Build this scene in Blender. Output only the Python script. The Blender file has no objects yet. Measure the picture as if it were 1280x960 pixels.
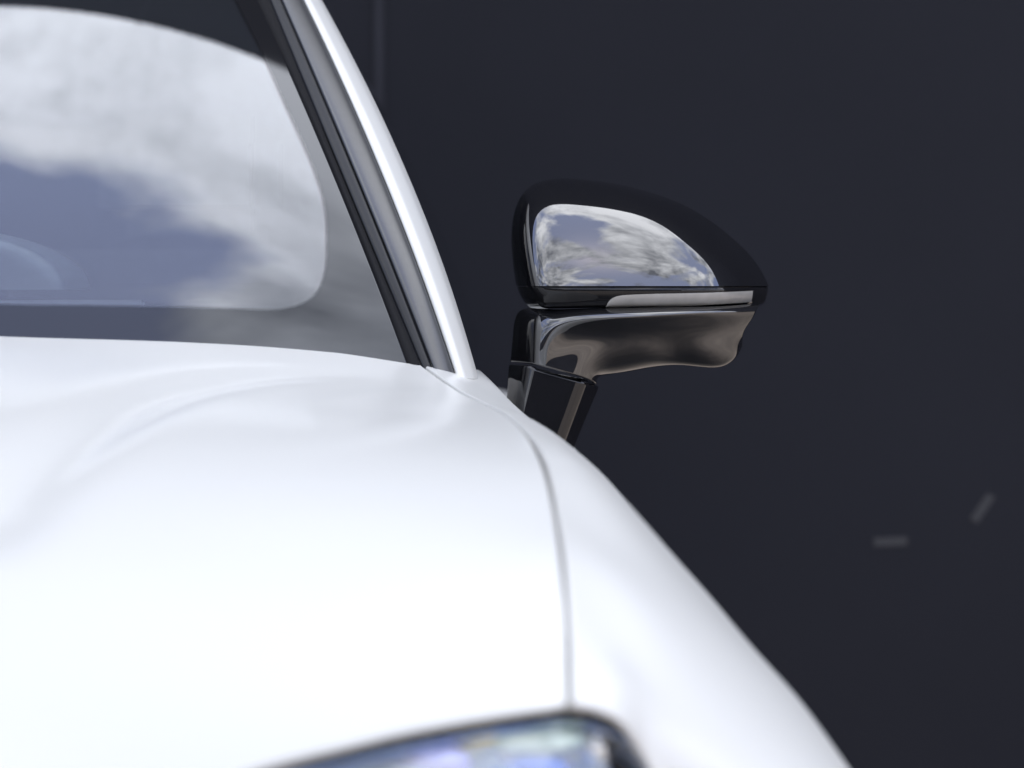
import bpy, bmesh, math, random
import numpy as np
from mathutils import Vector

random.seed(4)
S = bpy.context.scene
COL = S.collection
R = math.radians

# ------------------------------------------------------------------ camera
CAM = np.array([0.0, 0.0, 1.03])
FOC, SENS = 100.0, 36.0
FPX = FOC / SENS * 1280.0
PITCH = math.atan(150.0 / FPX)
cam_d = bpy.data.cameras.new('camera')
cam = bpy.data.objects.new('camera', cam_d)
COL.objects.link(cam)
cam.location = CAM
cam.rotation_euler = (math.pi / 2 - PITCH, 0, 0)
cam_d.lens, cam_d.sensor_width = FOC, SENS
cam_d.clip_start, cam_d.clip_end = 0.05, 1000
cam_d.dof.use_dof = True
cam_d.dof.focus_distance = 3.06
cam_d.dof.aperture_fstop = 4.5
S.camera = cam

# ------------------------------------------------------------------ sky
SUN_EL, SUN_AZ = R(66), R(150)          # azimuth clockwise from +Y
sun_dir = Vector((math.sin(SUN_AZ) * math.cos(SUN_EL), math.cos(SUN_AZ) * math.cos(SUN_EL), math.sin(SUN_EL)))
W = bpy.data.worlds.new('World')
S.world = W
W.use_nodes = True
wt = W.node_tree
wt.nodes.clear()
def wn(t, **kw):
    n = wt.nodes.new(t)
    for k, v in kw.items():
        setattr(n, k, v)
    return n
def wl(a, b):
    wt.links.new(a, b)
def wmath(op, a, b=None, c=None):
    n = wn('ShaderNodeMath', operation=op)
    for i, v in enumerate((a, b, c)):
        if v is None:
            continue
        if isinstance(v, (int, float)):
            n.inputs[i].default_value = v
        else:
            wl(v, n.inputs[i])
    return n.outputs[0]
SKY_STRENGTH, EXPOSURE = 0.1, 0.2
sky = wn('ShaderNodeTexSky', sky_type='NISHITA', sun_disc=False, sun_elevation=SUN_EL, sun_rotation=SUN_AZ)
sky.air_density, sky.dust_density, sky.ozone_density = 1.0, 1.5, 1.0
tc = wn('ShaderNodeTexCoord')
sep = wn('ShaderNodeSeparateXYZ')
wl(tc.outputs['Generated'], sep.inputs[0])
den = wmath('ADD', wmath('MAXIMUM', sep.outputs[2], 0.0), 0.22)
cx = wmath('DIVIDE', sep.outputs[0], den)
cy = wmath('DIVIDE', sep.outputs[1], den)
cmb = wn('ShaderNodeCombineXYZ')
wl(cx, cmb.inputs[0]); wl(cy, cmb.inputs[1]); cmb.inputs[2].default_value = 8.4
n1 = wn('ShaderNodeTexNoise'); n1.inputs['Scale'].default_value = 2.1; n1.inputs['Detail'].default_value = 10
n1.inputs['Roughness'].default_value = 0.52; n1.inputs['Distortion'].default_value = 0.4
n2 = wn('ShaderNodeTexNoise'); n2.inputs['Scale'].default_value = 3.4; n2.inputs['Detail'].default_value = 9
n2.inputs['Roughness'].default_value = 0.6; n2.inputs['Distortion'].default_value = 0.3
wl(cmb.outputs[0], n1.inputs['Vector']); wl(cmb.outputs[0], n2.inputs['Vector'])
# the break in the cloud close to the zenith and the bright bank behind it, as the windscreen mirrors them
def blob(x0, y0, rx, ry, amp):
    ex = wmath('DIVIDE', wmath('SUBTRACT', cx, x0), rx)
    ey = wmath('DIVIDE', wmath('SUBTRACT', cy, y0), ry)
    q = wmath('ADD', wmath('MULTIPLY', ex, ex), wmath('MULTIPLY', ey, ey))
    return wmath('MULTIPLY', wmath('POWER', 2.718, wmath('MULTIPLY', q, -1.0)), amp)
cover = wmath('ADD', n1.outputs['Fac'], blob(-0.035, 0.07, 0.10, 0.15, -0.14))
cover = wmath('ADD', cover, blob(0.14, 0.36, 0.40, 0.20, 0.10))
light = wmath('ADD', n2.outputs['Fac'], blob(0.14, 0.30, 0.42, 0.28, 0.16))
light = wmath('ADD', light, blob(-1.7, -0.5, 1.0, 1.3, -0.12))
cr = wn('ShaderNodeValToRGB')
cr.color_ramp.elements[0].position = 0.43; cr.color_ramp.elements[1].position = 0.53
wl(cover, cr.inputs['Fac'])
cc = wn('ShaderNodeValToRGB')
cc.color_ramp.elements[0].position = 0.38; cc.color_ramp.elements[0].color = (0.11, 0.125, 0.16, 1)
cc.color_ramp.elements[1].position = 0.68; cc.color_ramp.elements[1].color = (0.88, 0.90, 0.96, 1)
wl(light, cc.inputs['Fac'])
sc_ = wn('ShaderNodeVectorMath', operation='SCALE')
wl(cc.outputs['Color'], sc_.inputs[0]); sc_.inputs['Scale'].default_value = 40.0
veil = wn('ShaderNodeVectorMath', operation='ADD')      # thin high haze over the blue
wl(sky.outputs['Color'], veil.inputs[0]); veil.inputs[1].default_value = (7.0, 8.2, 13.5)
mixc = wn('ShaderNodeMix', data_type='RGBA')
wl(cr.outputs['Color'], mixc.inputs['Factor'])
wl(veil.outputs[0], mixc.inputs['A'])
wl(sc_.outputs[0], mixc.inputs['B'])
bg = wn('ShaderNodeBackground'); bg.inputs['Strength'].default_value = SKY_STRENGTH
wl(mixc.outputs['Result'], bg.inputs['Color'])
wo = wn('ShaderNodeOutputWorld')
wl(bg.outputs[0], wo.inputs['Surface'])

sun_l = bpy.data.lights.new('sun', 'SUN')
sun_l.energy = 0.5
sun_l.angle = R(100)
sun_l.color = (1.0, 0.97, 0.93)
sun = bpy.data.objects.new('sun', sun_l)
COL.objects.link(sun)
sun.rotation_euler = sun_dir.to_track_quat('Z', 'Y').to_euler()

S.view_settings.view_transform = 'Standard'
S.view_settings.look = 'None'
S.view_settings.exposure = EXPOSURE
S.view_settings.gamma = 1.0
S.view_settings.use_curve_mapping = False
S.render.engine = 'CYCLES'
S.cycles.max_bounces = 8
S.cycles.use_denoising = True

# ------------------------------------------------------------------ helpers
def at(px, py, y):
    """World point at forward distance y that the photograph shows at (px, py)."""
    dx = (px - 640) / FPX
    dz = (480 - py) / FPX
    f = np.array([dx, math.cos(PITCH) + dz * math.sin(PITCH), -math.sin(PITCH) + dz * math.cos(PITCH)])
    return CAM + f * (y / f[1])

def A(*pts):
    return np.array([at(*p) for p in pts])

def natural(t, P, q):
    """Natural cubic spline through P at parameters t, evaluated at q."""
    n = len(t)
    P = np.asarray(P, float)
    if n == 2:
        w = ((q - t[0]) / (t[1] - t[0]))[:, None]
        return P[0] * (1 - w) + P[1] * w
    h = np.diff(t)
    M = np.zeros((n, n)); rhs = np.zeros((n, P.shape[1]))
    M[0, 0] = M[-1, -1] = 1
    for i in range(1, n - 1):
        M[i, i - 1], M[i, i], M[i, i + 1] = h[i - 1], 2 * (h[i - 1] + h[i]), h[i]
        rhs[i] = 6 * ((P[i + 1] - P[i]) / h[i] - (P[i] - P[i - 1]) / h[i - 1])
    m = np.linalg.solve(M, rhs)
    k = np.clip(np.searchsorted(t, q, side='right') - 1, 0, n - 2)
    hk = h[k][:, None]; a = (t[k + 1] - q)[:, None]; b = (q - t[k])[:, None]
    return (m[k] * a ** 3 + m[k + 1] * b ** 3) / (6 * hk) + (P[k] / hk - m[k] * hk / 6) * a + (P[k + 1] / hk - m[k + 1] * hk / 6) * b

def chord(P):
    d = np.linalg.norm(np.diff(P, axis=0), axis=1) ** 0.75
    t = np.concatenate([[0], np.cumsum(d)])
    return t / t[-1]

def spl(P, n=None, q=None):
    P = np.asarray(P, float)
    if q is None:
        q = np.linspace(0, 1, n)
    return natural(chord(P), P, np.asarray(q, float))

def loft(curves, n, m, qm=None):
    C = np.array([spl(c, n) for c in curves])
    d = np.linalg.norm(np.diff(C, axis=0), axis=2).mean(axis=1) ** 0.75
    t = np.concatenate([[0], np.cumsum(d)]); t /= t[-1]
    q = np.linspace(0, 1, m) if qm is None else np.asarray(qm)
    return np.array([natural(t, C[:, i], q) for i in range(n)])      # n x m x 3

MAT = {}
def mat(name, color, rough=0.4, metal=0.0, ior=1.5, coat=0.0, coat_rough=0.03, noise=None, bump=None, trans=0.0):
    m = bpy.data.materials.new(name)
    m.use_nodes = True
    nt = m.node_tree
    b = nt.nodes['Principled BSDF']
    b.inputs['Base Color'].default_value = (*color, 1)
    b.inputs['Roughness'].default_value = rough
    b.inputs['Metallic'].default_value = metal
    b.inputs['IOR'].default_value = ior
    b.inputs['Coat Weight'].default_value = coat
    b.inputs['Coat Roughness'].default_value = coat_rough
    b.inputs['Transmission Weight'].default_value = trans
    tcn = nt.nodes.new('ShaderNodeTexCoord')
    if noise:
        scale, amt = noise
        nz = nt.nodes.new('ShaderNodeTexNoise'); nz.inputs['Scale'].default_value = scale; nz.inputs['Detail'].default_value = 6
        nt.links.new(tcn.outputs['Object'], nz.inputs['Vector'])
        mp = nt.nodes.new('ShaderNodeMapRange')
        mp.inputs['From Min'].default_value = 0.3; mp.inputs['From Max'].default_value = 0.7
        mp.inputs['To Min'].default_value = 1 - amt; mp.inputs['To Max'].default_value = 1 + amt
        nt.links.new(nz.outputs['Fac'], mp.inputs['Value'])
        vm = nt.nodes.new('ShaderNodeVectorMath'); vm.operation = 'SCALE'
        vm.inputs[0].default_value = color
        nt.links.new(mp.outputs[0], vm.inputs['Scale'])
        nt.links.new(vm.outputs[0], b.inputs['Base Color'])
    if bump:
        scale, st = bump
        nz = nt.nodes.new('ShaderNodeTexNoise'); nz.inputs['Scale'].default_value = scale; nz.inputs['Detail'].default_value = 4
        nt.links.new(tcn.outputs['Object'], nz.inputs['Vector'])
        bp = nt.nodes.new('ShaderNodeBump'); bp.inputs['Strength'].default_value = st; bp.inputs['Distance'].default_value = 0.002
        nt.links.new(nz.outputs['Fac'], bp.inputs['Height'])
        nt.links.new(bp.outputs[0], b.inputs['Normal'])
    MAT[name] = m
    return m

mat('white_paint', (0.605, 0.602, 0.565), rough=0.5, ior=1.4, coat=0.55, coat_rough=0.16, noise=(900, 0.015))
mat('gloss_black', (0.004, 0.004, 0.005), rough=0.015, ior=2.05, noise=(400, 0.2))
mat('arm_black', (0.006, 0.006, 0.007), rough=0.02, ior=2.0, noise=(400, 0.2))
mat('stalk_black', (0.006, 0.006, 0.007), rough=0.03, ior=1.5, noise=(300, 0.2))
mat('lamp_surround', (0.02, 0.021, 0.022), rough=0.35, noise=(200, 0.2))
mat('trim_black', (0.007, 0.007, 0.008), rough=0.03, ior=1.38, noise=(300, 0.2))
mat('rubber', (0.005, 0.005, 0.006), rough=0.7, ior=1.25, noise=(200, 0.2), bump=(600, 0.15))
mat('pillar_trim', (0.018, 0.019, 0.022), rough=0.30, ior=1.7, noise=(120, 0.1))
mat('pillar_lip', (0.010, 0.0105, 0.012), rough=0.4, ior=1.35, noise=(150, 0.1))
mat('signal_lens', (0.27, 0.26, 0.24), rough=0.12, ior=1.55, noise=(60, 0.08))
mat('dash', (0.035, 0.036, 0.04), rough=0.6, noise=(80, 0.1))
mat('dash_light', (0.10, 0.105, 0.12), rough=0.4, noise=(60, 0.1))
mat('dark_inside', (0.012, 0.012, 0.013), rough=0.7, noise=(40, 0.2))
mat('seat_leather', (0.03, 0.03, 0.032), rough=0.5, noise=(90, 0.1))
mat('wall_coat', (0.0148, 0.0158, 0.0208), rough=0.55, ior=1.18, noise=(0.45, 0.16), bump=(250, 0.05))
mat('wall_joint', (0.021, 0.022, 0.028), rough=0.5, ior=1.2, noise=(3, 0.1))
mat('blocker_dark', (0.045, 0.048, 0.06), rough=0.7, noise=(0.5, 0.2))
mat('pale_mark', (0.021, 0.0225, 0.027), rough=0.5, noise=(20, 0.15))
mat('concrete', (0.54, 0.44, 0.335), rough=0.85, noise=(0.6, 0.25), bump=(60, 0.5))
mat('chrome', (0.75, 0.78, 0.82), rough=0.08, metal=1.0, noise=(30, 0.05))
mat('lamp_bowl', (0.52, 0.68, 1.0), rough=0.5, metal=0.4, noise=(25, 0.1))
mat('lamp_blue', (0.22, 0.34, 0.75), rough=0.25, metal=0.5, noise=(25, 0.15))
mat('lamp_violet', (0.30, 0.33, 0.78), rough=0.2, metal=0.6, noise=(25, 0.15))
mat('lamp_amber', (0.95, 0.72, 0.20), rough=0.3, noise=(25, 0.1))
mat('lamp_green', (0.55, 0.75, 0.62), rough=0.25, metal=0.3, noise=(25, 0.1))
mat('mirror_glass', (0.7, 0.72, 0.75), rough=0.02, metal=1.0, noise=(10, 0.01))
mat('tinted_glass', (0.25, 0.28, 0.28), rough=0.0, ior=1.5, trans=1.0, noise=(20, 0.01))
mat('clear_lens', (0.95, 0.97, 1.0), rough=0.0, ior=1.5, trans=1.0, noise=(20, 0.01))

def link(name, me, m, parent=None, smooth=True):
    o = bpy.data.objects.new(name, me)
    COL.objects.link(o)
    if m:
        me.materials.append(MAT[m] if isinstance(m, str) else m)
    if smooth:
        for p in me.polygons:
            p.use_smooth = True
    if parent:
        o.parent = parent
        o.matrix_parent_inverse = parent.matrix_world.inverted()
    return o

def grid_faces(n, m, off=0, closed=False):
    F = []
    for i in range(n - 1 if not closed else n):
        for j in range(m - 1):
            a, b = i, (i + 1) % n
            F.append((off + a * m + j, off + b * m + j, off + b * m + j + 1, off + a * m + j + 1))
    return F

def surf(name, G, m, parent=None, thick=0.0, bevel=0.0, face=None, closed=False):
    """A grid of points as one smooth sheet, turned to face a point, with real thickness and rounded edges."""
    n, k = G.shape[:2]
    V = G.reshape(-1, 3)
    F = grid_faces(n, k, closed=closed)
    face = CAM if face is None else np.asarray(face, float)
    q = np.array(F)
    nr = np.cross(V[q[:, 2]] - V[q[:, 0]], V[q[:, 3]] - V[q[:, 1]])
    if np.sum(nr * (face - V[q].mean(axis=1))) < 0:
        F = [f[::-1] for f in F]
    me = bpy.data.meshes.new(name)
    me.from_pydata(V.tolist(), [], F)
    me.update()
    o = link(name, me, m, parent)
    if thick:
        md = o.modifiers.new('thickness', 'SOLIDIFY'); md.thickness = thick; md.offset = -1
        if bevel:
            bv = o.modifiers.new('edge', 'BEVEL'); bv.width = bevel; bv.segments = 3
            bv.limit_method = 'ANGLE'; bv.angle_limit = R(50); bv.harden_normals = True
    return o

def box(name, lo, hi, m, parent=None, bevel=0.003):
    bm = bmesh.new()
    bmesh.ops.create_cube(bm, size=1)
    lo, hi = Vector(lo), Vector(hi)
    for v in bm.verts:
        v.co = Vector([lo[i] + (v.co[i] + 0.5) * (hi[i] - lo[i]) for i in range(3)])
    if bevel:
        bmesh.ops.bevel(bm, geom=bm.edges[:], offset=bevel, segments=2, affect='EDGES')
    me = bpy.data.meshes.new(name); bm.to_mesh(me); bm.free()
    return link(name, me, m, parent, smooth=False)

def thing(name, label, cat, loc, group=None):
    o = bpy.data.objects.new(name, None)
    COL.objects.link(o)
    o.location = loc
    o['label'] = label; o['category'] = cat
    if group:
        o['group'] = group
    bpy.context.view_layer.update()
    return o

# ------------------------------------------------------------------ ground and wall
me = bpy.data.meshes.new('ground')
me.from_pydata([(-150, -150, 0), (150, -150, 0), (150, 150, 0), (-150, 150, 0)], [], [(0, 1, 2, 3)])
g = link('ground', me, 'concrete', smooth=False)
g['kind'] = 'structure'

ma = mat('added_dark_ground', (0.035, 0.034, 0.034), rough=0.9, bump=(150, 0.6))  # dark ground colour made up for what the mirror arm reflects
nt = ma.node_tree
tcn = nt.nodes.new('ShaderNodeTexCoord'); sp = nt.nodes.new('ShaderNodeSeparateXYZ')
nt.links.new(tcn.outputs['Generated'], sp.inputs[0])
def am(op, a, b):
    n = nt.nodes.new('ShaderNodeMath'); n.operation = op
    for i, v in enumerate((a, b)):
        if isinstance(v, (int, float)):
            n.inputs[i].default_value = v
        else:
            nt.links.new(v, n.inputs[i])
    return n.outputs[0]
ex = am('ABSOLUTE', am('SUBTRACT', sp.outputs[0], 0.5), 0); ey = am('ABSOLUTE', am('SUBTRACT', sp.outputs[1], 0.5), 0)
nzn = nt.nodes.new('ShaderNodeTexNoise'); nzn.inputs['Scale'].default_value = 3.0; nzn.inputs['Detail'].default_value = 8
nt.links.new(tcn.outputs['Object'], nzn.inputs['Vector'])
edge = am('ADD', am('MAXIMUM', ex, ey), am('MULTIPLY', am('SUBTRACT', nzn.outputs['Fac'], 0.5), 0.12))
mr = nt.nodes.new('ShaderNodeMapRange'); mr.interpolation_type = 'SMOOTHSTEP'
mr.inputs['From Min'].default_value = 0.18; mr.inputs['From Max'].default_value = 0.49
nt.links.new(edge, mr.inputs['Value'])
mxa = nt.nodes.new('ShaderNodeMix'); mxa.data_type = 'RGBA'
mxa.inputs['A'].default_value = (0.035, 0.034, 0.034, 1); mxa.inputs['B'].default_value = (0.52, 0.425, 0.325, 1)   # fades to the paving colour, softening the dark reflection in the arm
nt.links.new(mr.outputs[0], mxa.inputs['Factor']); nt.links.new(mxa.outputs['Result'], nt.nodes['Principled BSDF'].inputs['Base Color'])
me = bpy.data.meshes.new('added_dark_sheet')  # unseen sheet added under the car so the mirror underside reflects dark
me.from_pydata([(-4.2, 0.9, 0.004), (2.4, 0.9, 0.004), (2.4, 4.9, 0.004), (-4.2, 4.9, 0.004)], [], [(0, 1, 2, 3)])
g = link('added_dark_sheet', me, 'added_dark_ground', smooth=False)
g['kind'] = 'structure'
fw = box('unseen_blocker', (-40, -20.4, 0), (40, -20, 5.2), 'blocker_dark', None, 0.01)  # unseen dark slab behind the camera, added to darken the stalk's reflections
fw['kind'] = 'structure'
WY, WH = 5.60, 5.80
JX = float(at(474, 100, WY)[0])
wall = thing('dark_wall', 'dark blue grey panelled wall standing behind the white car', 'wall', (JX, WY + 0.1, 0))
PW = 3.6
for i in range(-3, 3):
    x0 = JX + i * PW
    box('wall_panel', (x0 + 0.006, WY, 0), (x0 + PW - 0.006, WY + 0.2, WH), 'wall_coat', wall, 0.004)
for i in range(-2, 3):
    x0 = JX + i * PW
    box('joint_strip', (x0 - 0.011, WY - 0.006, 0), (x0 + 0.011, WY - 0.0005, WH), 'wall_joint', wall, 0.002)
box('wall_core', (JX - 3 * PW + 0.02, WY + 0.203, 0), (JX + 3 * PW - 0.02, WY + 0.4, WH - 0.02), 'wall_joint', wall, 0)

def mark(px, py, L, ang, label):  # thin pale mark on the wall face, cause left open
    c = at(px, py, WY)
    o = box('pale_strip', (-L / 2, -0.002, -0.009), (L / 2, -0.0004, 0.009), 'pale_mark', None, 0.0005)
    o.location = (c[0], WY, c[2]); o.rotation_euler = (0, -ang, 0)
    o['label'] = label; o['category'] = 'tape strip'; o['group'] = 'pale strips on the wall'
mark(1113, 677, 0.066, R(2), 'small pale strip lying level on the dark wall, the lower and brighter one')
mark(1228, 635, 0.062, R(56), 'faint pale strip slanting upward on the dark wall near its right end')

# ------------------------------------------------------------------ the car
XC = -0.82
car = thing('car', 'white sports car with glossy black wing mirror, seen from its front corner', 'car', (XC, 2.6, 0))

# hood ---------------------------------------------------------------
GAP = [(712, 878, 1.75), (711, 826, 1.79), (710, 773, 1.83), (704, 703, 1.90), (696, 645, 2.0), (684, 592, 2.12), (669, 557, 2.25),
       (649, 531, 2.40), (614, 508, 2.60), (575, 489, 2.78), (545, 469, 2.89), (520, 450, 2.98)]
FRONT = [(712, 878, 1.75), (662, 884, 1.735), (615, 891, 1.72), (521, 910, 1.69), (428, 932, 1.65), (334, 955, 1.6), (100, 1030, 1.46)]
BACK = [(520, 450, 2.98), (430, 441, 2.93), (330, 433, 2.89), (200, 426, 2.84), (0, 421, 2.79)]
Gc = A(*GAP)
Fc = np.vstack([A(*FRONT), [[-0.5, 1.27, 0.725], [XC, 1.2, 0.71]]])
Bc = np.vstack([A(*BACK), [[-0.62, 2.755, 0.968], [XC, 2.74, 0.973]]])
Cc = np.array([[XC, 1.2, 0.71], [XC, 1.45, 0.79], [XC, 1.8, 0.872], [XC, 2.2, 0.927], [XC, 2.74, 0.973]])
extra = A((560, 700, 1.905), (400, 700, 1.90), (200, 720, 1.84), (480, 515, 2.45), (300, 500, 2.42))
P = np.vstack([Gc, Fc[1:], Bc[1:], Cc[1:-1], extra])
def tps_fit(P, lam=4e-3):
    XY, z = P[:, :2], P[:, 2]
    n = len(P)
    r = np.linalg.norm(XY[:, None] - XY[None], axis=2)
    K = np.where(r > 0, r ** 2 * np.log(r + 1e-12), 0) + lam * np.eye(n)
    Q = np.hstack([np.ones((n, 1)), XY])
    Mx = np.block([[K, Q], [Q.T, np.zeros((3, 3))]])
    return XY, np.linalg.solve(Mx, np.concatenate([z, np.zeros(3)]))
TP = tps_fit(P)
def tps(x, y):
    XY, w = TP
    sh = x.shape
    q = np.stack([x.ravel(), y.ravel()], 1)
    r = np.linalg.norm(q[:, None] - XY[None], axis=2)
    K = np.where(r > 0, r ** 2 * np.log(r + 1e-12), 0)
    return (K @ w[:-3] + w[-3] + q @ w[-2:]).reshape(sh)
def path_dist(x, y, pl):
    """Signed distance (left of path positive) and path fraction."""
    pl = np.asarray(pl)[:, :2]
    best = np.full(x.shape, 1e9); sg = np.zeros(x.shape); fr = np.zeros(x.shape)
    tt = chord(pl)
    for i in range(len(pl) - 1):
        a, b = pl[i], pl[i + 1]
        d = b - a; L2 = d @ d
        t = np.clip(((x - a[0]) * d[0] + (y - a[1]) * d[1]) / L2, 0, 1)
        ex, ey = x - (a[0] + t * d[0]), y - (a[1] + t * d[1])
        dd = np.hypot(ex, ey)
        s = np.sign(d[0] * ey - d[1] * ex)
        k = dd < best
        best = np.where(k, dd, best); sg = np.where(k, s, sg); fr = np.where(k, tt[i] + t * (tt[i + 1] - tt[i]), fr)
    return best * sg, fr
VALLEY = spl(A((-60, 700, 1.80), (0, 640, 1.96), (75, 570, 2.13), (150, 512, 2.32), (230, 470, 2.53), (320, 455, 2.67), (420, 459, 2.77), (530, 478, 2.86)), 60)
STREAK = spl(A((370, 537, 2.40), (470, 513, 2.62), (570, 497, 2.80)), 40)
def hood_z(x, y):
    z = tps(x, y)
    d, f = path_dist(x, y, VALLEY)
    sm = lambda q: np.clip(q, 0, 1) ** 2 * (3 - 2 * np.clip(q, 0, 1))
    amp = 0.014 * sm(f * 7) * sm((1.0 - f) * 2.2)
    z = z - amp * np.exp(-(d / 0.036) ** 2)
    d, f = path_dist(x, y, STREAK)
    z = z + 0.0008 * np.exp(-(d / 0.020) ** 2) * sm(f * 2.5) * sm((1 - f) * 3)
    return z
n, m = 170, 130
qs, qv = np.linspace(0, 1, n), np.linspace(0, 1, m)
GAP_IN = 0.0022
f_, b_, g_, c_ = spl(Fc, n), spl(Bc, n), spl(Gc, m), spl(Cc, m)
g_ = g_.copy(); g_[:, 0] -= GAP_IN
f_[0] = g_[0]; b_[0] = g_[-1]
s_, v_ = qs[:, None, None], qv[None, :, None]
coons = (1 - v_) * f_[:, None] + v_ * b_[:, None] + (1 - s_) * g_[None] + s_ * c_[None] \
    - ((1 - s_) * (1 - v_) * f_[0] + s_ * (1 - v_) * f_[-1] + (1 - s_) * v_ * b_[0] + s_ * v_ * b_[-1])
HX, HY = coons[..., 0], coons[..., 1]
HZ = hood_z(HX, HY)
HZ = HZ + (g_[None, :, 2] - HZ[:1]) * np.exp(-(qs[:, None] / 0.06) ** 2)
half = np.stack([HX, HY, HZ], -1)
other = half[::-1][1:].copy(); other[..., 0] = 2 * XC - other[..., 0]
hood = surf('hood', np.concatenate([half, other]), 'white_paint', car, 0.005, 0.002, face=(XC, 2, 5))

gapf = spl(Gc, 80)[1:]
gdep = np.interp(np.arange(len(gapf)), [0, 40, 62, 76], [-0.0105, -0.0105, -0.0065, -0.005])[:, None] * np.array([[0, 0, 1.0]])
surf('gap_filler', np.stack([gapf + gdep * 1.1 + [-0.008, 0, -0.001], gapf + gdep, gapf + gdep * 1.1 + [0.008, 0, -0.001]], 1), 'white_paint', car, 0.002, face=(XC, 2, 5))
# fender -------------------------------------------------------------
L0 = A(*GAP).copy(); L0[:, 0] += GAP_IN
SIL = [(1157.1, 1119.2, 1.86), (1105.6, 1038.7, 1.915), (1051.1, 958.3, 1.98), (990.6, 868.9, 2.06), (934.4, 802.5, 2.14), (876.0, 732.0, 2.24), (828.7, 681.1, 2.33), (788.5, 633.4, 2.43), (741.6, 581.4, 2.56), (703.0, 553.0, 2.68), (659.4, 520.8, 2.84), (632.3, 496.7, 2.96), (614.2, 477.8, 3.04), (597.3, 461.8, 3.11)]
def res(c, k=40):
    return spl(A(*c), k)
K = 60
l0 = spl(L0, K); l2 = spl(A(*SIL), K)
fr = np.linspace(0, 1, K)[:, None]
l05 = spl(A((786, 909, 1.766), (778, 856, 1.79), (770, 812, 1.83), (762, 732, 1.90), (747, 671, 2.0), (737, 612, 2.12), (719, 573, 2.25), (690, 548, 2.40), (644, 517, 2.60), (597, 494, 2.80), (568, 471, 2.91), (541, 452, 3.01)), K)
l1 = spl(A((850, 1015, 1.79), (856, 938, 1.80), (850, 878, 1.83), (836, 788, 1.90), (818, 718, 2.0), (799, 662, 2.12), (774, 618, 2.25), (732, 579, 2.40), (678, 532, 2.60), (625, 504, 2.80), (592, 479, 2.93), (563, 455, 3.05)), K)
def toward(Pts, d):
    v = CAM - Pts
    return Pts + v / np.linalg.norm(v, axis=1)[:, None] * d
def beyond(dy, inn, down):
    # further from the camera and inward / downward past the outline
    Pq = []
    for (px, py, y) in SIL:
        Pq.append((px - inn * 0.75, py + inn * 0.66, y + dy))
    q = spl(A(*Pq), K)
    q[:, 2] -= down
    return q
l3 = beyond(0.10, 4, 0.0)
l4 = beyond(0.30, 34, 0.02)
l5 = beyond(0.55, 90, 0.16)
NF, MF = 170, 110
G = loft([l0, l05, l1, l2, l3, l4, l5], NF, MF)
fender = surf('fender', G, 'white_paint', car, 0.006, 0.002, face=(4, 0, 4))

# headlight ----------------------------------------------------------
top = A((820, 962, 1.800), (805, 936, 1.792), (790, 917, 1.785), (768, 903, 1.777), (746, 893, 1.772), (712, 886, 1.766), (662, 892, 1.750), (615, 899, 1.735), (521, 918, 1.705), (428, 940, 1.665), (334, 963, 1.615), (225, 995, 1.55))
low = A((870, 1130, 1.79), (840, 1130, 1.76), (800, 1130, 1.73), (760, 1135, 1.70), (720, 1140, 1.68), (680, 1145, 1.66), (640, 1150, 1.65), (590, 1150, 1.63), (520, 1150, 1.61), (430, 1150, 1.58), (340, 1140, 1.55), (240, 1120, 1.50))
mid = toward(0.5 * (top + low), 0.02)
HG = loft([top, mid, low], 80, 30)
rimI = toward(HG[:, 0] + 0.0, 0.004)
lens = surf('headlight', HG[4:-3, 2:], 'clear_lens', car, 0.003)
back = HG.copy(); back[..., 1] += 0.075; back[..., 2] -= 0.006
surf('lamp_bowl', back, 'lamp_bowl', lens)
c = HG[:, 0]; d = HG[:, 6] - c
d /= np.linalg.norm(d, axis=1)[:, None]
wr = np.interp(np.arange(80), [0, 8, 14, 20, 40, 79], [0.016, 0.014, 0.010, 0.007, 0.009, 0.010])[:, None]
surf('lamp_rim', np.stack([c - d * 0.022 + [0, 0.022, 0], c - d * 0.006 + [0, 0.006, 0], c + d * wr * 0.5 + [0, -0.002, 0], c + d * wr + [0, 0.004, 0], c + d * wr + [0, 0.05, 0]], 1), 'lamp_surround', lens)
def lamp_blob(px, py, y, rx, rz, m, name):
    bm = bmesh.new()
    bmesh.ops.create_uvsphere(bm, u_segments=24, v_segments=14, radius=1)
    c = at(px, py, y)
    for v in bm.verts:
        v.co = Vector((c[0] + v.co.x * rx, c[1] + v.co.y * 0.012, c[2] + v.co.z * rz))
    me = bpy.data.meshes.new(name); bm.to_mesh(me); bm.free()
    return link(name, me, m, lens)
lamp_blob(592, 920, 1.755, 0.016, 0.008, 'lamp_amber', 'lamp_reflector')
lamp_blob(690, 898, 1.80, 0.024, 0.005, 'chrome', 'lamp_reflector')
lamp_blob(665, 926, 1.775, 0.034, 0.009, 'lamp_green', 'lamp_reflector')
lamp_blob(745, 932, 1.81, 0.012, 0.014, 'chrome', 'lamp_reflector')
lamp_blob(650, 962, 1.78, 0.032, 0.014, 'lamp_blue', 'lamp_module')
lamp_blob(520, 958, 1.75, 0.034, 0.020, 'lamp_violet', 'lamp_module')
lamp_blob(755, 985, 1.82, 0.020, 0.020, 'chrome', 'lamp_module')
# bumper below the lamp
b0 = np.vstack([low + [0, -0.003, -0.004], [[-0.5, 1.25, 0.715], [XC, 1.19, 0.70]]])
b1 = b0 + [0.0, -0.10, -0.14]
b2 = b0 + [0.0, -0.09, -0.42]; b2[:, 2] = np.minimum(b2[:, 2], 0.30)
surf('bumper', loft([b0, b1, b2], 90, 24), 'white_paint', car, 0.006)

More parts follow.
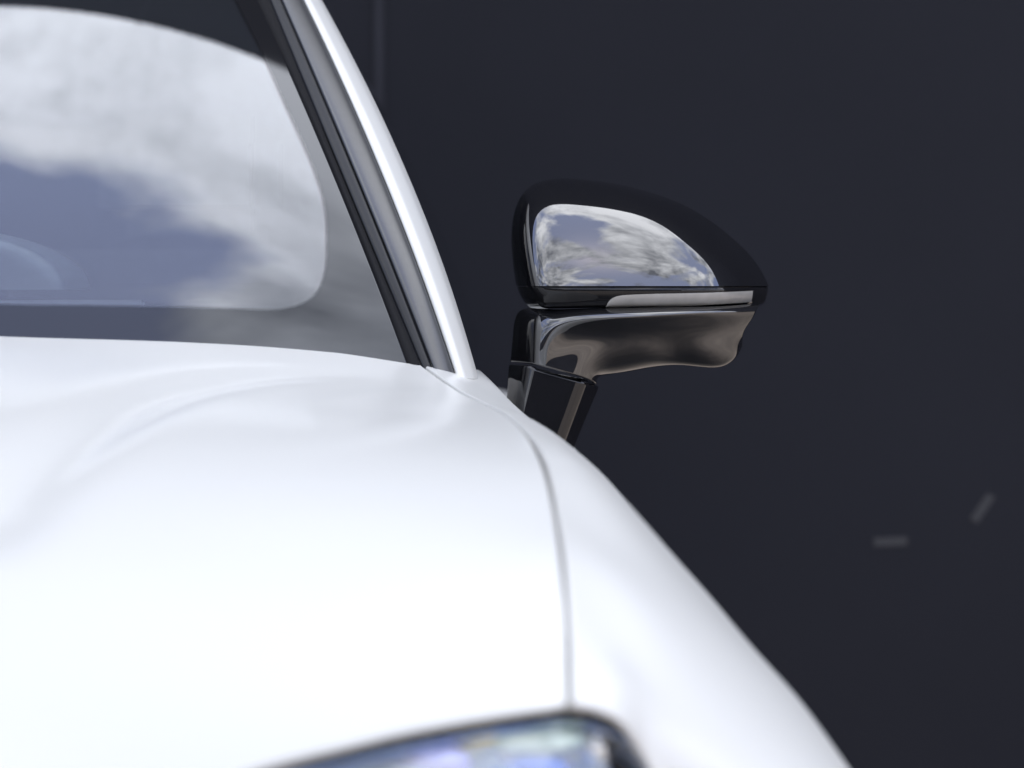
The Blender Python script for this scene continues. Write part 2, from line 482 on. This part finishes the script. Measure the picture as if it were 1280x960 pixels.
# windshield ---------------------------------------------------------
YS = [2.9398, 2.95, 3.0002, 3.0984, 3.2105, 3.3143, 3.4228, 3.5652, 3.7222]
YLEFT = [(513.1, 462), (507.6, 447), (482.6, 380), (439.5, 270), (395.9, 165), (358.8, 80), (322.6, 0), (277.7, -95), (230.9, -190)]
E = spl(A(*[(a, b, y) for (a, b), y in zip(YLEFT, YS)]), 200)
tt = np.linspace(0, 1, 200)
ss = np.linspace(-1, 1, 481)
aa = np.abs(ss)[:, None]
GW = np.zeros((481, 200, 3))
GW[:, :, 0] = XC + (E[:, 0] - XC)[None] * ss[:, None]
GW[:, :, 1] = E[:, 1][None] - (0.1514 - 0.0875 * tt - 0.0288 * tt * tt)[None] * (1 - aa ** 1.6993)
GW[:, :, 2] = E[:, 2][None] + (0.0266 * (1 - 0.5049 * tt))[None] * (1 - aa ** 2.5149)
CLEAR = A((-10, 384, 2.72), (150, 385, 2.78), (300, 387, 2.9), (360, 385, 2.95), (390, 372, 2.98), (406, 345, 3.02), (412, 300, 3.1), (410, 259, 3.15), (393, 206, 3.2), (357, 125, 3.3), (335, 77, 3.35), (300, 10, 3.42), (262, -70, 3.5), (230, -120, 3.55), (150, -165, 3.5))
def proj(Pw):
    v = Pw - CAM
    f = np.array([0, math.cos(PITCH), -math.sin(PITCH)]); u = np.array([0, math.sin(PITCH), math.cos(PITCH)])
    dpt = v @ f
    return np.stack([640 + FPX * v[..., 0] / dpt, 480 - FPX * (v @ u) / dpt], -1)
def frit_mask(Pw):
    """Metres inside the clear window (positive) on the glass, right half; mirrored for the left."""
    Q = Pw.copy(); Q[..., 0] = XC + np.abs(Q[..., 0] - XC)
    poly = spl(CLEAR, 160)
    poly = np.vstack([[[XC - 0.5, poly[0, 1], poly[0, 2] + 0.02]], [[XC, poly[0, 1], poly[0, 2] + 0.012]], poly, [[XC, poly[-1, 1], poly[-1, 2] + 0.03]], [[XC - 0.5, poly[-1, 1], poly[-1, 2] + 0.03]]])
    p2 = poly[:, [0, 2]]; q = Q[..., [0, 2]].reshape(-1, 2)
    d = np.full(len(q), 1e9); ins = np.zeros(len(q), bool)
    for i in range(len(p2)):
        a, b = p2[i], p2[(i + 1) % len(p2)]
        e = b - a; L = e @ e
        t = np.clip(((q - a) @ e) / max(L, 1e-12), 0, 1)
        d = np.minimum(d, np.linalg.norm(q - a - t[:, None] * e, axis=1))
        c = (a[1] > q[:, 1]) != (b[1] > q[:, 1])
        xi = a[0] + (q[:, 1] - a[1]) / (b[1] - a[1] + 1e-12) * e[0]
        ins ^= c & (q[:, 0] < xi)
    return np.where(ins, d, -d)
m_ = bpy.data.materials.new('windshield_glass'); m_.use_nodes = True
nt = m_.node_tree; nt.nodes.clear()
gl = nt.nodes.new('ShaderNodeBsdfPrincipled')
gl.inputs['Transmission Weight'].default_value = 1; gl.inputs['Roughness'].default_value = 0; gl.inputs['IOR'].default_value = 1.60; gl.inputs['Specular Tint'].default_value = (0.90, 0.89, 1.0, 1)
gl.inputs['Base Color'].default_value = (0.82, 0.90, 0.90, 1)
fb = nt.nodes.new('ShaderNodeBsdfPrincipled')
fb.inputs['Base Color'].default_value = (0.008, 0.008, 0.009, 1); fb.inputs['Roughness'].default_value = 0.03; fb.inputs['IOR'].default_value = 1.5; fb.inputs['Specular Tint'].default_value = (0.84, 0.90, 1.0, 1)
at_ = nt.nodes.new('ShaderNodeAttribute'); at_.attribute_name = 'clear'
mr = nt.nodes.new('ShaderNodeMapRange'); mr.inputs['From Min'].default_value = -0.002; mr.inputs['From Max'].default_value = 0.002
mx = nt.nodes.new('ShaderNodeMixShader'); ou = nt.nodes.new('ShaderNodeOutputMaterial')
nt.links.new(at_.outputs['Fac'], mr.inputs['Value']); nt.links.new(mr.outputs[0], mx.inputs[0])
nt.links.new(fb.outputs[0], mx.inputs[1]); nt.links.new(gl.outputs[0], mx.inputs[2]); nt.links.new(mx.outputs[0], ou.inputs['Surface'])
ws = surf('windshield', GW, m_, car, 0.005, face=(XC, 1.0, 3.0))
at_l = ws.data.attributes.new('clear', 'FLOAT', 'POINT')
at_l.data.foreach_set('value', frit_mask(GW).reshape(-1).astype(np.float32))

# pillar -------------------------------------------------------------
def strip(name, cols, m, thick=0.004, bevel=0.0008, k=14):
    surf(name, loft([A(*c) for c in cols], 110, k), m, car, thick, bevel)
yl = YLEFT
def smooth_line(pts, ext=(-95, -190)):
    p = np.array(pts, float)
    c = np.polyfit(p[:, 1], p[:, 0], 2)
    c3 = np.polyfit(p[:, 1], p[:, 0], 3)
    lo_ = float(p[:, 1].max())
    ys = [lo_, lo_ - 15, 380, 270, 165, 80, 0] + list(ext)
    return [(float(np.polyval(c, y)), y) for y in ys]
yr = smooth_line([(529, 464), (522, 450), (496, 380), (449, 275), (407, 170), (369, 80), (337, 0)])
tr = smooth_line([(571, 472), (566, 458), (536, 365), (495, 262), (453, 157), (416, 77), (380, 0)])
wr_ = smooth_line([(598, 474), (593, 460), (558, 341), (520, 245), (485, 165), (442, 75), (402, 0)])
def lerp(a, b, t, dy, base):
    return [(p[0] * (1 - t) + q[0] * t, p[1] * (1 - t) + q[1] * t, y + dy) for p, q, y in zip(a, b, base)]
strip('window_seal', [lerp(yl, yr, 0, 0.001, YS), lerp(yl, yr, 0.5, -0.001, YS), lerp(yl, yr, 1, 0.003, YS)], 'rubber')
strip('pillar_trim', [lerp(yr, tr, 0.02, 0.004, YS), lerp(yr, tr, 0.06, 0.001, YS), lerp(yr, tr, 0.30, 0.000, YS), lerp(yr, tr, 0.34, 0.003, YS)], 'pillar_lip')
strip('pillar_trim', [lerp(yr, tr, 0.36, 0.000, YS), lerp(yr, tr, 0.40, -0.003, YS), lerp(yr, tr, 0.7, -0.001, YS), lerp(yr, tr, 0.97, 0.008, YS), lerp(yr, tr, 0.985, 0.014, YS)], 'pillar_trim')
strip('front_pillar', [lerp(tr, wr_, 0.0, 0.016, YS), lerp(tr, wr_, 0.05, 0.007, YS), lerp(tr, wr_, 0.28, 0.006, YS), lerp(tr, wr_, 0.50, 0.014, YS), lerp(tr, wr_, 0.80, 0.036, YS), lerp(tr, wr_, 0.95, 0.058, YS), lerp(tr, wr_, 0.9, 0.095, YS), lerp(tr, wr_, 0.3, 0.11, YS)], 'white_paint', k=40)
# roof, from the header back
r0 = GW[::16, -1] + [0, 0.004, 0.001]
r1 = r0 + [0, 0.35, 0.03]; r2 = r0 + [0, 1.0, 0.01]
surf('roof', loft([r0, r1, r2], 60, 20), 'white_paint', car, 0.01, face=(XC, 3, 6))

# dashboard and cabin ------------------------------------------------
d0 = np.array([[XC - 0.66, 3.02, 0.915], [XC - 0.4, 2.93, 0.935], [XC, 2.87, 0.945], [XC + 0.4, 2.93, 0.935], [XC + 0.64, 3.02, 0.915]])
d1 = d0 * [1, 0, 1] + [0, 3.20, 0.045]
d2 = d0 * [1, 0, 1] + [0, 3.36, 0.02]
d3 = d0 * [1, 0, 1] + [0, 3.40, -0.25]
dash = surf('dashboard', loft([d0, d1, d2, d3], 60, 30), 'dash', car, face=(XC, 3, 4))
def arch(name, cx, y, z, rx, rz, dy, m):
    th = np.linspace(0, math.pi, 40)
    ring = lambda r, yy: np.stack([cx + rx * r * np.cos(th), np.full(40, yy), z + rz * r * np.sin(th)], 1)
    return surf(name, loft([ring(0.02, y), ring(0.5, y), ring(0.97, y - 0.004), ring(1.0, y + 0.01), ring(0.99, y + dy)], 40, 30), m, dash)
box('dash_trim', (XC - 0.1, 3.01, 0.981), (XC + 0.43, 3.03, 0.990), 'dash_light', dash)
arch('instrument_hood', XC + 0.134, 3.16, 1.000, 0.19, 0.072, 0.2, 'dash_light')
box('cabin_floor', (XC - 0.8, 2.9, 0.28), (XC + 0.72, 4.7, 0.32), 'dark_inside', car, 0)
box('cabin_back', (XC - 0.7, 4.62, 0.32), (XC + 0.62, 4.68, 1.25), 'dark_inside', car, 0)
for sx in (0.36, -0.36):
    box('seat', (XC + sx - 0.25, 3.95, 0.4), (XC + sx + 0.25, 4.12, 1.05), 'seat_leather', car, 0.05)
    box('headrest', (XC + sx - 0.13, 4.02, 1.07), (XC + sx + 0.13, 4.12, 1.24), 'seat_leather', car, 0.04)
# door below the side window
q0 = np.array([[-0.11, 2.96, 0.79], [-0.10, 3.3, 0.808], [-0.10, 4.0, 0.815], [-0.11, 5.0, 0.82]])
q1 = np.array([[-0.01, 2.93, 0.76], [0.03, 3.3, 0.785], [0.035, 4.0, 0.79], [0.02, 5.0, 0.795]])
q2 = np.array([[0.06, 2.88, 0.68], [0.095, 3.3, 0.72], [0.105, 4.0, 0.72], [0.10, 5.0, 0.72]])
q3 = np.array([[0.02, 2.86, 0.28], [0.05, 3.3, 0.30], [0.06, 4.0, 0.30], [0.06, 5.0, 0.30]])
surf('door', loft([q0, q1, q2, q3], 40, 40), 'white_paint', car, 0.008, face=(4, 3, 1))
sw = spl(A(*lerp(tr, wr_, 0.6, 0.09, YS)), 50)
sb = np.stack([sw[:, 0] - 0.01, np.full(50, 4.9), sw[:, 2]], 1)
sl = sw.copy(); sl[:, 2] = np.minimum(sl[:, 2], 0.84)
low_row = np.array([[-0.10, 3.16, 0.805]]); low_bk = np.array([[-0.11, 4.9, 0.815]])
fr_e, bk_e = np.vstack([low_row, sw]), np.vstack([low_bk, sb])
surf('side_window', np.array([[a * (1 - t) + b * t for t in np.linspace(0, 1, 12)] for a, b in zip(fr_e, bk_e)]), 'tinted_glass', car, 0.004, face=(4, 3, 1))

# ------------------------------------------------------------------ wing mirror
YM = 3.05
PXM = YM / FPX
def X(px): return (px - 640) * PXM
def Zp(py): return float(at(640, py, YM)[2])
PLAN = [(0.0, 0.130), (0.003, 0.110), (0.022, 0.064), (0.055, 0.024), (0.080, 0.008), (0.12, 0.001), (0.20, -0.001), (0.35, 0.002), (0.50, 0.011), (0.62, 0.023), (0.72, 0.039), (0.80, 0.058), (0.88, 0.089), (0.95, 0.130), (1.0, 0.172)]
PLAN_TOP = [(0.0, 0.130), (0.003, 0.112), (0.020, 0.084), (0.055, 0.055), (0.10, 0.034), (0.16, 0.018), (0.24, 0.008), (0.35, 0.005), (0.50, 0.011), (0.62, 0.022), (0.72, 0.036), (0.80, 0.054), (0.88, 0.084), (0.95, 0.126), (1.0, 0.172)]
plan = spl([(a, b, 0) for a, b in PLAN], 150)[:, :2]
plan_top = spl([(a, b, 0) for a, b in PLAN_TOP], 150)[:, :2]
for p_ in (plan, plan_top):
    p_[:, 0] = np.clip(p_[:, 0], -0.004, 1.0)
YR, YTOP = 0.125, 0.178
ys_l = [(357.5, 645), (331, 641), (303, 639), (278, 639.5), (250, 647), (238, 655), (231, 663), (226, 674), (223.5, 688), (222.5, 705)]
ys_r = [(357.5, 961), (344, 956), (328, 947), (311, 931), (294, 912), (270, 881), (253, 850), (242, 819), (233, 787), (227, 756), (223.5, 728), (222.5, 706)]
YT, YB = 222.5, 357.5
def side(tab, py):
    t = np.array(tab)
    q = spl(np.c_[t, np.zeros(len(t))], 400)
    k = np.pad(q, ((45, 45), (0, 0)), mode='reflect', reflect_type='odd')
    return np.array([np.convolve(k[:, i], np.ones(91) / 91, mode='valid') for i in range(3)]).T
SL, SR = side(ys_l, 0), side(ys_r, 0)
def cap_pt(h):
    py = YB + (YT - YB) * h
    xl = np.interp(-py, -SL[:, 0], SL[:, 1]); xr = np.interp(-py, -SR[:, 0], SR[:, 1])
    g = (1 - h ** 2.0) ** 0.5 * (1 - 0.15 * h)

    k = min(1.0, h / 0.85) ** 1.4
    pl = plan * (1 - k) + plan_top * k
    y = YM + YTOP + (pl[:, 1] - YTOP) * g
    return np.array([at(xl + (xr - xl) * a, py, b) for a, b in zip(pl[:, 0], y)])
hs = np.sin(np.linspace(0, math.pi / 2, 70))
CAPG = np.array([cap_pt(h) for h in hs]).transpose(1, 0, 2)
mirror = surf('side_mirror', CAPG, 'gloss_black', car, 0.003, 0.0008)
# trim ring below the cap
def ring(py, xl, xr, dy, tilt=0.0):
    return np.stack([xl + (xr - xl) * plan[:, 0], py + tilt * plan[:, 0], 1000 * (YM + plan[:, 1] + dy)], 1)
def place(Q):
    q = Q.reshape(-1, 3)
    return np.array([at(a, b, c / 1000) for a, b, c in q]).reshape(Q.shape)
t0 = ring(358.6, 646, 960, 0.003, 0); t1 = ring(364, 648, 960, 0.0025, -1); t2 = ring(376, 654, 957, 0.006, -1); t3 = ring(384, 661, 954, 0.011, -4); t4 = ring(386, 668, 950, 0.022, -4)
TR = loft([t0, t1, t2, t3, t4], 150, 24)
surf('mirror_trim', place(TR), 'trim_black', mirror, 0.003)
# turn signal
def tr_pt(px, py):
    sel = TR[45:]
    col = np.array([[np.interp(px, sel[:, k, 0], sel[:, k, c]) for c in (1, 2)] for k in range(TR.shape[1])])
    o_ = np.argsort(col[:, 0])
    return at(px, py, np.interp(py, col[o_, 0], col[o_, 1]) / 1000)
ts_top = spl([(757, 384, 0), (761, 376.5, 0), (768, 371.5, 0), (787, 368.5, 0), (830, 367, 0), (880, 366, 0), (941, 363.5, 0)], 60)
ts_bot = spl([(757, 384.5, 0), (765, 384.4, 0), (780, 384.2, 0), (800, 384, 0), (840, 383, 0), (885, 381, 0), (939, 377.5, 0)], 60)
TS = np.array([[tr_pt(*(ts_top[i, :2] * (1 - w) + ts_bot[i, :2] * w)) for w in np.linspace(0, 1, 10)] for i in range(60)])
bul = np.sin(np.linspace(0, math.pi, 10))[None, :, None]
TS = TS + np.array([0.1, -1, 0]) * (0.0012 + 0.0012 * bul)
surf('turn_signal', TS, 'signal_lens', mirror, 0.003, 0.0005)
# arm shell
C0 = A((638, 452, 3.125), (641, 420, 3.125), (646, 393, 3.125), (680, 386, 3.09), (760, 385, 3.080), (860, 383, 3.12), (952, 380, 3.195))
C1 = A((662, 455, 3.060), (666, 425, 3.058), (676, 404, 3.056), (702, 393.5, 3.0525), (765, 388.5, 3.0505), (862, 385.5, 3.080), (949, 382, 3.165))
C2 = A((671, 456.5, 3.050), (677, 430, 3.048), (690, 411, 3.046), (714, 401, 3.043), (770, 396, 3.0415), (862, 391.5, 3.070), (946, 387, 3.152))
C3 = A((700, 464, 3.049), (706, 445, 3.051), (722, 427, 3.0533), (748, 418, 3.056), (792, 414, 3.063), (865, 410, 3.094), (915, 406, 3.128), (940, 399, 3.154))
C4 = A((732, 473, 3.060), (738, 462, 3.062), (752, 450, 3.066), (776, 444, 3.073), (815, 440, 3.088), (845, 438, 3.106), (875, 438, 3.114), (905, 433, 3.130), (930, 415, 3.155))
C5 = A((746, 479.5, 3.085), (749, 471, 3.095), (769, 466, 3.105), (795, 462, 3.115), (844, 456, 3.132), (880, 458.5, 3.140), (905, 456.5, 3.150), (920, 446, 3.158), (928, 432, 3.168))
C6 = A((742, 479, 3.12), (747, 468, 3.13), (770, 462, 3.15), (800, 457, 3.16), (844, 451, 3.175), (880, 453, 3.18), (903, 451, 3.19), (918, 441, 3.195), (925, 428, 3.20))
surf('mirror_arm', loft([C0, C1, C2, C3, C4, C5, C6], 120, 110), 'arm_black', mirror, 0.002)
# stalk
def rsect(corners, r=0.2, k=14):
    """Rounded many-sided section from its corners."""
    c = [np.array(at(*q)) for q in corners]
    out = []
    for i in range(len(c)):
        p, q, s2 = c[i - 1], c[i], c[(i + 1) % len(c)]
        a = q + (p - q) * r; b = q + (s2 - q) * r
        for t in np.linspace(0, 1, k):
            out.append((1 - t) ** 2 * a + 2 * t * (1 - t) * q + t * t * b)
        b2 = s2 + (q - s2) * r
        for t in (0.25, 0.5, 0.75):
            out.append(b + (b2 - b) * t)
    return np.array(out)
def st(dy, sh, g=0.0):
    q = -0.00009 * dy
    return rsect([(659 - sh * 0.22 - g, 457 + dy, 3.052 + q), (728 - sh * 0.36, 476 + dy, 3.060 + q), (748 - sh * 0.42 + g, 482.5 + dy, 3.108 + q), (731 - sh * 0.42 + g, 472 + dy, 3.172), (635 - sh * 0.04 - g, 455 + dy, 3.140)], 0.17)
rings = [st(3, 0, -3.0), st(1.5, 0, -1.2), st(2.2, 0, -0.2), st(4, 2, 0), st(40, 38), st(90, 88), st(160, 158)]
SG = np.array(rings).transpose(1, 0, 2)
surf('mirror_stalk', SG, 'stalk_black', mirror, 0.002, closed=True)
# mirror glass at the back
jj = list(range(0, 62, 3))
lft = np.array([CAPG[1, j] for j in jj]); rgt = np.array([CAPG[-2, j] for j in jj])
BK = np.array([lft * (1 - w) + rgt * w for w in np.linspace(0, 1, 24)])
BK[..., 1] -= 0.004
mid_ = BK.reshape(-1, 3).mean(axis=0)
BK = mid_ + (BK - mid_) * np.array([0.955, 1.0, 0.93])
surf('mirror_back', BK, 'trim_black', mirror, 0.003, face=(0.2, 6, 1))
mid_ = BK.reshape(-1, 3).mean(axis=0)
GM = mid_ + (BK - mid_) * np.array([0.86, 1.0, 0.84]); GM[..., 1] += 0.006
surf('mirror_glass', GM, 'mirror_glass', mirror, 0.003, face=(0.2, 6, 1))
